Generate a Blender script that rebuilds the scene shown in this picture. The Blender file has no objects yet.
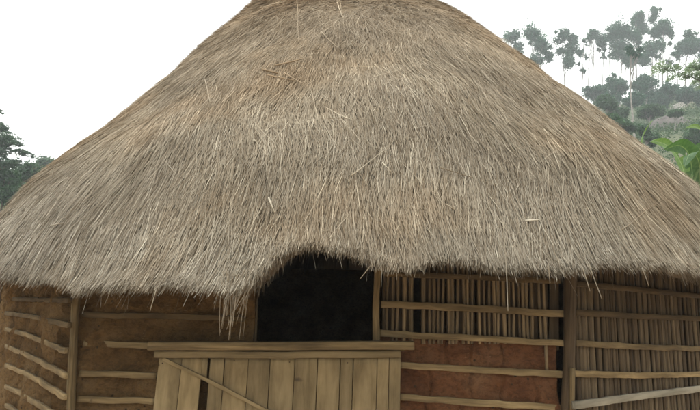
import bpy, math, random
import numpy as np
random.seed(7)
rng = np.random.default_rng(7)
S = bpy.context.scene
COL = S.collection

# ------------------------------------------------------------------ camera
PITCH, ROLL = math.radians(10.9), math.radians(2.0)
FPX = 545.0                                   # focal length in pixels of a 700 px wide picture
F = np.array([0, math.cos(PITCH), math.sin(PITCH)])
U0 = np.array([0, -math.sin(PITCH), math.cos(PITCH)])
R0 = np.array([1.0, 0, 0])
RV = R0 * math.cos(ROLL) + U0 * math.sin(ROLL)
UV_ = U0 * math.cos(ROLL) - R0 * math.sin(ROLL)
CAM = np.array([0, 0, 1.6])
from mathutils import Matrix, Vector
cd = bpy.data.cameras.new('camera')
cam = bpy.data.objects.new('camera', cd)
COL.objects.link(cam)
cam.matrix_world = Matrix(((RV[0], UV_[0], -F[0], CAM[0]), (RV[1], UV_[1], -F[1], CAM[1]),
                           (RV[2], UV_[2], -F[2], CAM[2]), (0, 0, 0, 1)))
cd.sensor_width = 36
cd.lens = 36 * FPX / 700
cd.clip_start = .05
cd.clip_end = 3000
S.camera = cam

# ------------------------------------------------------------------ sky and sun
SUN_EL, SUN_AZ = math.radians(74), math.radians(205)     # azimuth measured clockwise from +Y
w = bpy.data.worlds.new('World')
S.world = w
w.use_nodes = True
nt = w.node_tree
bg = nt.nodes['Background']
sky = nt.nodes.new('ShaderNodeTexSky')
sky.sky_type = 'NISHITA'
sky.sun_disc = False
sky.sun_elevation = SUN_EL
sky.sun_rotation = SUN_AZ
sky.dust_density = 7
sky.air_density = 1.0
sky.ozone_density = 1.0
hs = nt.nodes.new('ShaderNodeHueSaturation')
hs.inputs['Saturation'].default_value = .10
hs.inputs['Value'].default_value = 1.0
nt.links.new(sky.outputs[0], hs.inputs['Color'])
mixw = nt.nodes.new('ShaderNodeMixRGB')       # an even cloud deck in front of the clear sky
mixw.inputs[0].default_value = .6
mixw.inputs[2].default_value = (11.8, 11.9, 11.4, 1)
nt.links.new(hs.outputs[0], mixw.inputs[1])
nt.links.new(mixw.outputs[0], bg.inputs['Color'])
bg.inputs['Strength'].default_value = .145
sl = bpy.data.lights.new('sun', 'SUN')
sl.energy = .9
sl.angle = math.radians(18)
sl.color = (1, .96, .9)
sun = bpy.data.objects.new('sun', sl)
COL.objects.link(sun)
sd = Vector((math.sin(SUN_AZ) * math.cos(SUN_EL), math.cos(SUN_AZ) * math.cos(SUN_EL), math.sin(SUN_EL)))
sun.rotation_euler = sd.to_track_quat('Z', 'Y').to_euler()
sun.location = sd * 50
S.view_settings.view_transform = 'Standard'
S.view_settings.look = 'None'
S.view_settings.exposure = 1.05
S.view_settings.gamma = 1
S.cycles.use_denoising = True
S.cycles.max_bounces = 8
S.cycles.diffuse_bounces = 5
S.cycles.transparent_max_bounces = 8


# ------------------------------------------------------------------ helpers
def ray(px, py):
    d = F * FPX + RV * (px - 350) + UV_ * (205 - py)
    return d / np.linalg.norm(d)


def at(px, py, Y):
    d = ray(px, py)
    return CAM + d * (Y / d[1])


def link(name, me, mat=None, parent=None):
    o = bpy.data.objects.new(name, me)
    COL.objects.link(o)
    if mat is not None:
        me.materials.append(mat)
    if parent is not None:
        o.parent = parent
        off = Vector((0, 0, 0))                  # where the parent stands: only empties are moved, meshes stay at the origin
        if parent.type == 'EMPTY':
            off = Vector(parent.location) + (Vector(parent.parent.location) if parent.parent else Vector((0, 0, 0)))
        o.matrix_parent_inverse = Matrix.Translation(-off)
    return o


def empty(name, loc, label, cat, group=None):
    o = bpy.data.objects.new(name, None)
    COL.objects.link(o)
    o.location = loc
    o['label'] = label
    o['category'] = cat
    if group:
        o['group'] = group
    return o


def mesh_np(name, verts, quads, uv=None, tone=None, smooth=False):
    """verts (n,3), quads (m,4), uv per vertex (n,2), tone per vertex (n,)"""
    verts = np.asarray(verts, np.float32)
    quads = np.asarray(quads, np.int32)
    me = bpy.data.meshes.new(name)
    n, m = len(verts), len(quads)
    k = quads.shape[1]
    me.vertices.add(n)
    me.vertices.foreach_set('co', verts.ravel())
    me.loops.add(m * k)
    me.loops.foreach_set('vertex_index', quads.ravel())
    me.polygons.add(m)
    me.polygons.foreach_set('loop_start', np.arange(0, m * k, k, dtype=np.int32))
    me.polygons.foreach_set('loop_total', np.full(m, k, np.int32))
    if uv is not None:
        l = me.uv_layers.new(name='UVMap')
        l.data.foreach_set('uv', np.asarray(uv, np.float32)[quads.ravel()].ravel())
    if tone is not None:
        a = me.attributes.new('tone', 'FLOAT', 'POINT')
        a.data.foreach_set('value', np.asarray(tone, np.float32))
    if smooth:
        me.polygons.foreach_set('use_smooth', np.ones(m, bool))
    me.update(calc_edges=True)
    me.validate()
    return me


class MB:
    def __init__(s):
        s.v, s.q, s.uv, s.t, s.n = [], [], [], [], 0

    def add(s, v, q, uv, t):
        v = np.asarray(v, float)
        s.v.append(v)
        s.q.append(np.asarray(q) + s.n)
        s.uv.append(np.asarray(uv, float))
        s.t.append(np.broadcast_to(t, len(v)).astype(float))
        s.n += len(v)

    def sweep(s, pts, wid, thk, nrm, sides=4, jit=0.0, tone=.5, seg=.12, bev=.86, taper=1.0):
        """sweep a rounded section (sides=4: board, else oval pole) along a polyline; wid lies across, thk along nrm"""
        pts = np.asarray(pts, float)
        L = np.r_[0, np.cumsum(np.linalg.norm(np.diff(pts, axis=0), axis=1))]
        n = max(2, int(L[-1] / seg) + 1)
        t = np.linspace(0, L[-1], n)
        P = np.stack([np.interp(t, L, pts[:, i]) for i in range(3)], 1)
        if len(pts) > 2:
            for _ in range(3):
                P[1:-1] = (P[:-2] + 2 * P[1:-1] + P[2:]) / 4
        T = np.gradient(P, axis=0)
        T /= np.linalg.norm(T, axis=1)[:, None]
        N = np.asarray(nrm, float) - (T @ np.asarray(nrm, float))[:, None] * T
        N /= np.linalg.norm(N, axis=1)[:, None]
        B = np.cross(T, N)
        if sides == 4:
            c, cx_ = bev, 1 - (1 - bev) * min(1, thk / wid)
            sec = np.array([(-1, -c), (-cx_, -1), (cx_, -1), (1, -c), (1, c), (cx_, 1), (-cx_, 1), (-1, c)]) * .5
        else:
            a = np.arange(sides) / sides * 2 * np.pi
            sec = np.stack([np.cos(a), np.sin(a)], 1) * .5
        m = len(sec)
        j1 = np.convolve(rng.normal(size=n + 4), [.2, .3, .3, .2, .1], 'same')[2:-2] * jit
        j2 = np.convolve(rng.normal(size=n + 4), [.2, .3, .3, .2, .1], 'same')[2:-2] * jit
        ws = wid * (1 + .9 * np.convolve(rng.normal(size=n + 4), [.25] * 4, 'same')[2:-2] * jit / max(wid, .01)) * np.linspace(1, taper, n)
        V = P[:, None] + B[:, None] * (sec[None, :, :1] * ws[:, None, None] + j1[:, None, None]) \
            + N[:, None] * (sec[None, :, 1:] * thk * np.linspace(1, taper, n)[:, None, None] + j2[:, None, None] * .6)
        V = V.reshape(-1, 3)
        uo, vo = rng.random(2) * 50
        uv = np.stack([np.repeat(t, m) + uo, np.tile(np.arange(m) / m * (wid + thk) * 2, n) + vo], 1)
        q = []
        for i in range(n - 1):
            for k in range(m):
                k2 = (k + 1) % m
                q.append((i * m + k, i * m + k2, (i + 1) * m + k2, (i + 1) * m + k))
        base = len(V)
        cv = [P[0], P[-1]]
        V = np.vstack([V, cv])
        uv = np.vstack([uv, uv[:1], uv[-3:-2]])
        for k in range(0, m, 2):
            k1, k2 = (k + 1) % m, (k + 2) % m
            q.append((base, k2, k1, k))
            o = (n - 1) * m
            q.append((base + 1, o + k, o + k1, o + k2))
        s.add(V, q, uv, tone)

    def build(s, name, mat, parent=None, smooth=False):
        me = mesh_np(name, np.vstack(s.v), np.vstack(s.q), np.vstack(s.uv), np.concatenate(s.t), smooth)
        return link(name, me, mat, parent)


def nodes(name):
    m = bpy.data.materials.new(name)
    m.use_nodes = True
    t = m.node_tree
    return m, t, t.nodes['Principled BSDF']


def ramp(t, fac, stops):
    r = t.nodes.new('ShaderNodeValToRGB')
    e = r.color_ramp.elements
    while len(e) > 1:
        e.remove(e[0])
    e[0].position = stops[0][0]
    e[0].color = (*stops[0][1], 1)
    for p, c in stops[1:]:
        k = e.new(p)
        k.color = (*c, 1)
    t.links.new(fac, r.inputs[0])
    return r.outputs[0]


def noise(t, vec, scale, detail=4, rough=.55, dist=0.0):
    n = t.nodes.new('ShaderNodeTexNoise')
    n.inputs['Scale'].default_value = scale
    n.inputs['Detail'].default_value = detail
    n.inputs['Roughness'].default_value = rough
    n.inputs['Distortion'].default_value = dist
    if vec is not None:
        t.links.new(vec, n.inputs['Vector'])
    return n.outputs[0]


def mapping(t, src, scale=(1, 1, 1)):
    m = t.nodes.new('ShaderNodeMapping')
    m.inputs['Scale'].default_value = scale
    t.links.new(src, m.inputs['Vector'])
    return m.outputs[0]


def coords(t, which='Object'):
    c = t.nodes.new('ShaderNodeTexCoord')
    return c.outputs[which]


def mix(t, kind, fac, a, b):
    m = t.nodes.new('ShaderNodeMixRGB')
    m.blend_type = kind
    for i, v in ((0, fac), (1, a), (2, b)):
        if hasattr(v, 'links'):
            t.links.new(v, m.inputs[i])
        elif i == 0:
            m.inputs[0].default_value = v
        else:
            m.inputs[i].default_value = (*v, 1)
    return m.outputs[0]


def attr(t, name='tone'):
    a = t.nodes.new('ShaderNodeAttribute')
    a.attribute_name = name
    return a.outputs['Fac']


def bump(t, b, h, strength, dist=.02):
    n = t.nodes.new('ShaderNodeBump')
    n.inputs['Strength'].default_value = strength
    n.inputs['Distance'].default_value = dist
    t.links.new(h, n.inputs['Height'])
    t.links.new(n.outputs[0], b.inputs['Normal'])


def mat_wood(name, dark, mid, light, grey=.3):
    m, t, b = nodes(name)
    uv = coords(t, 'UV')
    g = noise(t, mapping(t, uv, (2.2, 55, 1)), 1.0, 6, .65, .4)
    g2 = noise(t, mapping(t, uv, (1.2, 5, 1)), 1.5, 4)
    c = ramp(t, g, [(.28, dark), (.52, mid), (.75, light)])
    c = mix(t, 'MULTIPLY', .75, c, ramp(t, g2, [(.3, (.45, .42, .40)), (.65, (1.1, 1.08, 1.05))]))
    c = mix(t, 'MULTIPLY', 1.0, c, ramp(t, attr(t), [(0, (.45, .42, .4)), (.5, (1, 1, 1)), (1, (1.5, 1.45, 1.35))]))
    knots = noise(t, mapping(t, uv, (5, 14, 1)), 1.3, 2)
    c = mix(t, 'MIX', ramp(t, knots, [(.73, (0, 0, 0)), (.78, (.8, .8, .8))]), c, (.05, .035, .02))
    t.links.new(c, b.inputs['Base Color'])
    b.inputs['Roughness'].default_value = .85
    b.inputs['Specular IOR Level'].default_value = .2
    bump(t, b, g, .6, .006)
    return m


M_batten = mat_wood('batten wood', (.075, .054, .026), (.185, .136, .07), (.29, .222, .12))
M_plank = mat_wood('plank wood', (.135, .102, .052), (.215, .166, .09), (.265, .208, .118))
M_post = mat_wood('post wood', (.07, .05, .03), (.15, .11, .065), (.22, .165, .10))
M_stick = mat_wood('stick bark', (.07, .05, .028), (.165, .125, .075), (.26, .20, .125))
M_pale = mat_wood('pale weathered wood', (.15, .135, .10), (.24, .22, .17), (.30, .28, .22))


def mat_mud(name, c1, c2, c3):
    m, t, b = nodes(name)
    o = coords(t)
    n1 = noise(t, o, 2.2, 8, .6)
    n2 = noise(t, mapping(t, o, (1, 1, 1.4)), 22, 8, .75, .4)
    c = ramp(t, n1, [(.32, c1), (.5, c2), (.68, c3)])
    c = mix(t, 'MULTIPLY', .7, c, ramp(t, n2, [(.36, (.45, .45, .45)), (.56, (1.12, 1.1, 1.08))]))
    v = t.nodes.new('ShaderNodeTexVoronoi')
    v.inputs['Scale'].default_value = 9
    t.links.new(o, v.inputs['Vector'])
    sp = ramp(t, v.outputs['Distance'], [(.06, (1, 1, 1)), (.12, (0, 0, 0))])
    c = mix(t, 'MIX', sp, c, (.05, .035, .02))
    t.links.new(c, b.inputs['Base Color'])
    b.inputs['Roughness'].default_value = .95
    b.inputs['Specular IOR Level'].default_value = .1
    fl = noise(t, mapping(t, o, (14, 14, 70)), 2.0, 2)          # chopped straw in the daub
    c2 = mix(t, 'MIX', ramp(t, fl, [(.70, (0, 0, 0)), (.76, (.6, .6, .6))]), c, (.30, .235, .14))
    t.links.new(c2, b.inputs['Base Color'])
    bump(t, b, n2, 1.0, .04)
    return m


M_mud = mat_mud('olive brown mud', (.088, .052, .021), (.150, .090, .037), (.20, .132, .062))
M_red = mat_mud('red brown mud', (.095, .042, .020), (.160, .072, .033), (.20, .108, .055))


def mat_straw():
    m, t, b = nodes('weathered straw')
    o = coords(t)
    tone = attr(t)
    c = ramp(t, tone, [(0, (.055, .042, .026)), (.25, (.165, .128, .086)), (.55, (.268, .226, .170)), (.8, (.345, .306, .242)), (1, (.53, .475, .375))])
    n1 = noise(t, o, .75, 4, .6)
    c = mix(t, 'MULTIPLY', .8, c, ramp(t, n1, [(.3, (.92, .94, .96)), (.5, (1, 1, .98)), (.68, (1.10, .99, .86))]))
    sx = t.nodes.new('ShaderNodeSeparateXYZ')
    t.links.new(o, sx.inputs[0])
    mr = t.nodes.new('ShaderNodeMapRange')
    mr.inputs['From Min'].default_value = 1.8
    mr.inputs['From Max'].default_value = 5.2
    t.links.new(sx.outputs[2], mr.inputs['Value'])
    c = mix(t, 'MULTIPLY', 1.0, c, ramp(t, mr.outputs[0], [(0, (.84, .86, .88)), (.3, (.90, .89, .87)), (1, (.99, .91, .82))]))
    n2 = noise(t, o, 5, 4, .6)
    c = mix(t, 'MULTIPLY', .75, c, ramp(t, n2, [(.3, (.82, .80, .78)), (.6, (1.06, 1.06, 1.06))]))
    t.links.new(c, b.inputs['Base Color'])
    b.inputs['Roughness'].default_value = .85
    b.inputs['Specular IOR Level'].default_value = .1
    return m


M_straw = mat_straw()


def mat_thatch_base():
    m, t, b = nodes('packed thatch')
    uv = coords(t, 'UV')
    n = noise(t, mapping(t, uv, (90, 3, 1)), 1, 6, .7, .3)
    c = ramp(t, n, [(.3, (.05, .038, .025)), (.6, (.17, .13, .085)), (.8, (.27, .22, .16))])
    t.links.new(c, b.inputs['Base Color'])
    b.inputs['Roughness'].default_value = .95
    bump(t, b, n, 1, .03)
    return m


M_base = mat_thatch_base()


def mat_leaf(name, dark, mid, light, trans=.25, rough=.6):
    m, t, b = nodes(name)
    tone = attr(t)
    c = ramp(t, tone, [(0, dark), (.55, mid), (1, light)])
    t.links.new(c, b.inputs['Base Color'])
    b.inputs['Roughness'].default_value = rough
    b.inputs['Specular IOR Level'].default_value = .3
    tr = t.nodes.new('ShaderNodeBsdfTranslucent')
    t.links.new(mix(t, 'MULTIPLY', 1, c, (1.3, 1.5, .7)), tr.inputs[0])
    mx = t.nodes.new('ShaderNodeMixShader')
    mx.inputs[0].default_value = trans
    t.links.new(b.outputs[0], mx.inputs[1])
    t.links.new(tr.outputs[0], mx.inputs[2])
    t.links.new(mx.outputs[0], t.nodes['Material Output'].inputs[0])
    return m


M_euca = mat_leaf('grey green leaves', (.008, .042, .026), (.018, .080, .048), (.045, .125, .072))
M_bush = mat_leaf('dark green leaves', (.012, .042, .018), (.03, .08, .034), (.07, .14, .06))
M_scrub = mat_leaf('hillside scrub', (.014, .045, .014), (.032, .075, .025), (.09, .11, .045))
M_light = mat_leaf('light green leaflets', (.12, .17, .12), (.20, .26, .19), (.30, .36, .28))
M_side = mat_leaf('blue green leaves', (.03, .06, .045), (.06, .105, .075), (.11, .165, .115))


def mat_simple(name, c1, c2, scale=6, rough=.9):
    m, t, b = nodes(name)
    n = noise(t, coords(t), scale, 6, .6)
    t.links.new(ramp(t, n, [(.35, c1), (.65, c2)]), b.inputs['Base Color'])
    b.inputs['Roughness'].default_value = rough
    return m


M_nail = mat_simple('rusty nail', (.03, .018, .012), (.07, .035, .02), 60)
M_bark = mat_simple('pale bark', (.15, .14, .12), (.27, .25, .22), 2)
M_bark2 = mat_simple('dark bark', (.07, .055, .04), (.14, .11, .08), 3)
M_yard = mat_simple('yard earth', (.28, .20, .13), (.40, .30, .21), 1.2)


def mat_ground():
    m, t, b = nodes('ground')
    o = coords(t)
    n = noise(t, o, .035, 8, .65)
    n2 = noise(t, o, .5, 8, .7)
    veg = ramp(t, n, [(.3, (.03, .05, .018)), (.47, (.055, .075, .03)), (.56, (.10, .095, .05)), (.68, (.14, .11, .075))])
    veg = mix(t, 'MULTIPLY', .7, veg, ramp(t, n2, [(.3, (.5, .5, .5)), (.65, (1.2, 1.2, 1.1))]))
    sep = t.nodes.new('ShaderNodeVectorMath')
    sep.operation = 'LENGTH'
    t.links.new(o, sep.inputs[0])
    mr = t.nodes.new('ShaderNodeMapRange')
    mr.inputs['From Min'].default_value = 14
    mr.inputs['From Max'].default_value = 20
    t.links.new(sep.outputs['Value'], mr.inputs['Value'])
    earth = ramp(t, n2, [(.35, (.28, .20, .13)), (.65, (.42, .32, .22))])
    c = mix(t, 'MIX', mr.outputs[0], earth, veg)
    t.links.new(c, b.inputs['Base Color'])
    b.inputs['Roughness'].default_value = .95
    bump(t, b, n2, .5, .1)
    return m


# ------------------------------------------------------------------ ground and hills: one sheet
_tabY = np.array([0, 16, 30, 60, 90, 125, 150])
_py = [0, 0, 215, 152, 122, 93, 0]
_tabZ = np.array([0, 0, 0, 0, 0, 0, 0], float)
for i in (2, 3, 4, 5):
    _tabZ[i] = at(650, _py[i], _tabY[i])[2]
_tabZ[2] = max(3.0, min(_tabZ[2], 7.0))
_tabZ[6] = _tabZ[5] + 1
_tabD = _tabY * math.hypot(1, .55)


def height(x, y):
    x = np.asarray(x, float)
    y = np.asarray(y, float)
    az = np.degrees(np.arctan2(x, y))
    d = np.hypot(x, y)
    d2 = np.where(az < 0, d, d)
    h = np.interp(d2, _tabD, _tabZ)
    h = np.where(d > _tabD[-1], _tabZ[-1] - (d - _tabD[-1]) * .12, h)
    fac = np.interp(az, [-180, -110, -60, -33, -20, 10, 22, 34, 60, 110, 180], [.05, .1, .42, .50, .5, .8, .95, 1, 1, .3, .05])
    n = np.sin(x * .061 + 1.3) * np.cos(y * .053 + .4) * 2.2 + np.sin(x * .17 + y * .13) * .7 + np.sin(x * .41 - y * .33 + 2) * .25
    return h * fac + n * np.clip((d - 20) / 60, 0, 1) - np.clip(d - 400, 0, 9999) * .1 * 0


def grid_coords(a, b):
    c = np.concatenate([np.arange(-40, 40, 2.0), np.arange(40, 260, 5.0), np.arange(260, 431, 20.)])
    return np.unique(np.concatenate([c, -c]))


gx = grid_coords(0, 0)
gy = grid_coords(0, 0)
X, Y = np.meshgrid(gx, gy)
Z = height(X, Y)
n = len(gx)
V = np.stack([X, Y, Z], -1).reshape(-1, 3)
ii = np.arange(n * (n)).reshape(n, n)
Q = np.stack([ii[:-1, :-1], ii[:-1, 1:], ii[1:, 1:], ii[1:, :-1]], -1).reshape(-1, 4)
g = link('ground', mesh_np('ground', V, Q, smooth=True), mat_ground())
g['kind'] = 'structure'

# ------------------------------------------------------------------ the round thatched hut
CX, CY = .19, 7.96
hut = empty('thatched_hut', (CX, CY, 0), 'large round hut with grey straw thatch, mud and stick walls and plank half door', 'hut')
pr = np.array([0.0, .6, 1.6, 2.6, 3.6, 4.3, 4.75, 5.1])
pz = np.array([7.10, 6.55, 5.68, 4.83, 3.60, 2.75, 1.883, 1.1])
_r = np.linspace(0, 5.1, 400)
_z = np.interp(_r, pr, pz)
ker = np.hanning(45)
ker /= ker.sum()
_zp = np.r_[2 * _z[0] - _z[22:0:-1], _z, 2 * _z[-1] - _z[-2:-24:-1]]
_z = np.convolve(_zp, ker, 'valid')
_l = np.r_[0, np.cumsum(np.hypot(np.diff(_r), np.diff(_z)))]
LTOT = _l[-1]


def bumps(th, l):
    return 0.6 * (.035 * np.sin(3 * th + 1.1 * l) + .03 * np.sin(7 * th - .9 * l + 1) + .022 * np.sin(13 * th + 2.3 * l + 2)
            + .018 * np.sin(5.1 * l + 4 * np.sin(2.0 * th)) + .012 * np.sin(23 * th + 3.7 * l)) * np.clip(l / 1.5, 0, 1) \
        + .36 * np.clip(-np.cos(th), 0, 1) * np.exp(-((l - 1.95) / .95) ** 2) \
        - .15 * np.clip(np.cos(th), 0, 1) * np.exp(-((l - 3.6) / 1.1) ** 2) + .05 * np.clip(np.cos(th), 0, 1) * np.exp(-((l - 2.1) / .7) ** 2) + .09 * np.clip(np.cos(th), 0, 1) * np.exp(-((l - 5.9) / .8) ** 2)


def roofP(th, l, h=0.0):
    """point on the thatch at angle th, slope length l, height h off the surface; also its downslope, side and normal"""
    r = np.interp(l, _l, _r)
    z = np.interp(l, _l, _z)
    r2 = np.interp(l + .15, _l, _r)
    z2 = np.interp(l + .15, _l, _z)
    dr, dz = r2 - np.interp(l - .15, _l, _r), z2 - np.interp(l - .15, _l, _z)
    k = np.hypot(dr, dz)
    dr, dz = dr / k, dz / k
    c, s = np.cos(th), np.sin(th)
    D = np.stack([dr * c, dr * s, dz], -1)
    N = np.stack([-dz * c, -dz * s, dr], -1)
    T = np.stack([-s, c, 0 * s], -1)
    P = np.stack([CX + r * c, CY + r * s, z], -1) + N * (bumps(th, l) + h)[..., None]
    return P, D, T, N


# eave line: read from where the thatch ends, as slope length per angle
_eave_px = [(2, 281), (20, 287), (50, 288), (80, 291), (120, 292), (155, 292), (190, 290), (218, 291), (236, 292), (250, 287), (262, 275), (272, 264), (290, 254),
            (305, 250), (320, 249), (340, 253), (358, 260), (375, 265), (395, 269), (410, 270), (430, 265), (460, 266), (490, 268), (520, 270), (550, 272), (580, 274),
            (600, 271), (625, 266), (650, 266), (675, 269), (698, 275)]
_et, _el = [], []
_tt = np.linspace(-math.pi, 0, 361)
_ll = np.linspace(LTOT * .72, LTOT, 160)
TT, LL = np.meshgrid(_tt, _ll)
_PP = roofP(TT, LL, np.zeros_like(TT))[0] - CAM
_zz = _PP @ F
_ix, _iy = 350 + FPX * (_PP @ RV) / _zz, 205 - FPX * (_PP @ UV_) / _zz
_front = (np.linalg.norm(_PP, axis=-1) < 7.6)
for (px, py) in _eave_px:
    dd = np.hypot(_ix - px, _iy - py) + np.where(_front, 0, 1e4)
    k = np.unravel_index(dd.argmin(), dd.shape)
    if dd[k] < 8:
        _et.append(TT[k])
        _el.append(LL[k])
o_ = np.argsort(_et)
_et, _el = np.array(_et)[o_], np.array(_el)[o_]
L_MEAN = float(np.mean(_el))
_et = np.r_[-math.pi - .6, _et[0] - .5, _et, _et[-1] + .5, math.pi + .6]
_el = np.r_[L_MEAN, L_MEAN, _el, L_MEAN, L_MEAN]


def eave(th):
    th = (th + math.pi) % (2 * math.pi) - math.pi
    return np.interp(th, _et, _el) - .052 + .015 * np.sin(31 * th) + .012 * np.sin(57 * th + 1) + .008 * np.sin(111 * th)


# packed body of the roof: outer and inner skins joined at the eave
nt_, nl = 240, 70
ths = np.linspace(0, 2 * np.pi, nt_ + 1)[:-1]
rows = []
uvr = []
for side, off in ((0, -.05), (1, -.30)):
    fr = np.linspace(0.0, 1, nl)
    if side:
        fr = fr[::-1]
    for f_ in fr:
        l = .02 + f_ * (eave(ths) - .10 - .02 - .05 * side)
        rows.append(roofP(ths, l, np.full(nt_, off))[0])
        uvr.append(np.stack([ths / 6.283, l * .12], -1))
V = np.concatenate(rows)
ii = np.arange(len(rows) * nt_).reshape(len(rows), nt_)
i2 = np.roll(ii, -1, 1)
Q = np.stack([ii[:-1], ii[1:], i2[1:], i2[:-1]], -1).reshape(-1, 4)
roof = link('thatch_roof', mesh_np('thatch_roof', V, Q, np.concatenate(uvr), smooth=True), M_base, hut)


def ribbons(P0, Dv, Sv, Nv, L, W, bend, tone, lift, nst=3, h0=None):
    """straws as thin bent blades: P0 start, Dv direction, Sv side, Nv normal"""
    n = len(P0)
    out = []
    for k in range(nst):
        t = k / (nst - 1)
        c = P0 + Dv * (L * t)[:, None] + Sv * (bend * L * t * t)[:, None] + Nv * (lift * t)[:, None]
        wv = W * (1, .95, .55, .4)[min(3, int(t * 3))] * .5
        out.append(c - Sv * wv[:, None])
        out.append(c + Sv * wv[:, None])
    V = np.stack(out, 1).reshape(-1, 3)
    b = (np.arange(n) * (2 * nst))[:, None]
    q = np.concatenate([b + np.array([2 * k, 2 * k + 1, 2 * k + 3, 2 * k + 2]) for k in range(nst - 1)], 1).reshape(-1, 4)
    return V, q, np.repeat(tone, 2 * nst)


def flow(th, l):
    """slow swirls in the lay of the straw"""
    return (.10 * np.sin(5 * th + 1.7 * l + .5) + .07 * np.sin(9 * th - 2.6 * l + 2) + .06 * np.sin(17 * th + 4.1 * l)
            + .08 * np.sin(6.5 * l + 3 * th) + .26 * np.exp(-((th + 2.02) / .16) ** 2 - ((l - 5.2) / .8) ** 2))


def scatter(n, th_lo, th_hi, lmin=.03):
    th = rng.uniform(th_lo, th_hi, n * 3)
    l = rng.uniform(lmin, 1, n * 3) * L_MEAN * 1.06
    keep = rng.random(n * 3) < np.interp(l, _l, _r) / 4.9
    return th[keep][:n], l[keep][:n]


def straw_field(n, th_lo, th_hi, clump=0, wide=1.0):
    if clump:
        ct, cl = scatter(n // clump + 1, th_lo, th_hi)
        k = len(ct)
        idx = np.repeat(np.arange(k), clump)
        r = np.maximum(np.interp(cl[idx], _l, _r), .3)
        th = ct[idx] + rng.normal(size=len(idx)) * .035 / r
        l = cl[idx] + rng.normal(size=len(idx)) * .09
        cdir = (rng.normal(size=k) * .09)[idx]
        ctone = (rng.normal(size=k) * .05)[idx]
        clift = np.abs(rng.normal(size=k) * .02)[idx]
    else:
        th, l = scatter(n, th_lo, th_hi)
        cdir = ctone = clift = 0
    n = len(th)
    u = l / L_MEAN
    up = np.clip((.62 - u) / .25, 0, 1)                      # the upper roof is more tangled
    ang = flow(th, l) + cdir + rng.normal(size=n) * (.12 + .42 * up) * (1 + .8 * (rng.random(n) < .12) * (u < .9))
    wild = rng.random(n) < (.02 + .035 * up) * (u < .88)
    ang = np.where(wild, rng.normal(size=n) * .9, ang)
    L = rng.uniform(.10, .34, n) * (1 - .38 * up)
    L = np.where(wild, L * 1.2, L)
    e = eave(th)
    rag = e + rng.normal(size=n) * .022 + np.abs(rng.normal(size=n)) * .01
    l = np.minimum(l, rag - .05)
    L = np.minimum(L, np.maximum((rag - l) / np.maximum(np.cos(ang), .5), .06))
    h = rng.uniform(-.05, .012, n)
    P, D, T, N = roofP(th, l, h)
    ca, sa = np.cos(ang)[:, None], np.sin(ang)[:, None]
    Dv = D * ca + T * sa
    Sv = -D * sa + T * ca
    tw = rng.normal(size=n) * .5
    Sw = Sv * np.cos(tw)[:, None] + N * np.sin(tw)[:, None]
    lift = rng.uniform(-.004, .013, n) + clift * .35 + np.where(wild, .008, 0)
    W = rng.uniform(.0016, .0038, n) * (1 + .35 * np.clip(u - .6, 0, 1)) * wide
    patch = .06 * np.sin(6 * th + 2.2 * l) + .05 * np.sin(15 * th - 3.1 * l + 1) + .05 * np.sin(4 * l + 8 * th)
    tone = np.clip(.54 + .05 * (u - .5) + patch * .45 + ctone + rng.normal(size=n) * .18 + .33 * (rng.random(n) < .03) - .3 * (rng.random(n) < .05), 0, 1)
    return ribbons(P, Dv, Sw, N, L, W, rng.normal(size=n) * .08, tone, lift)


vs, qs, ts, off = [], [], [], 0
front = (-math.pi / 2 - 1.5, -math.pi / 2 + 1.5)


def push(r):
    global off
    v, q, t = r
    vs.append(v)
    qs.append(q + off)
    ts.append(t)
    off += len(v)


push(straw_field(330000, *front, clump=0))
push(straw_field(240000, *front, clump=18))
push(straw_field(30000, -math.pi / 2 + 1.5, 1.5 * math.pi - 1.5, clump=0, wide=2.2))

# the cut edge: straws through the full thickness of the eave, ends hanging ragged
n = 34000
th = rng.uniform(front[0], front[1], n)
h = -.28 * rng.random(n) ** 1.3
l = eave(th) - rng.uniform(.12, .40, n)
ang = flow(th, l) + rng.normal(size=n) * .13
P, D, T, N = roofP(th, l, h)
L = eave(th) + rng.normal(size=n) * .024 + .01 - .12 * (-h / .28) - l
long_ = rng.random(n) < .012
L = np.where(long_, L + rng.uniform(.04, .16, n), L)
ca, sa = np.cos(ang)[:, None], np.sin(ang)[:, None]
tw = rng.normal(size=n) * .6
Sv = -D * sa + T * ca
Sw = Sv * np.cos(tw)[:, None] + N * np.sin(tw)[:, None]
tone = np.clip(.5 + rng.normal(size=n) * .18, 0, 1)
push(ribbons(P, D * ca + T * sa, Sw, N, L, rng.uniform(.0020, .0044, n), rng.normal(size=n) * .06, tone, rng.uniform(-.03, .02, n)))
straw = link('straw_layer', mesh_np('straw_layer', np.vstack(vs), np.vstack(qs), None, np.concatenate(ts)), M_straw, roof)

# ---- wall corner plan
A = np.array([-2.3, 4.5])
B = np.array([1.8, 4.5])
dl = np.array([-.64, .77]) / np.hypot(.64, .77)
dr_ = np.array([.81, .58]) / np.hypot(.81, .58)
Cl = A + dl * 3.3
Cr = B + dr_ * 3.25
back = [Cr, np.array([4.3, 9.6]), np.array([2.2, 11.9]), np.array([-1.8, 12.0]), np.array([-4.1, 9.8]), Cl]


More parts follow.
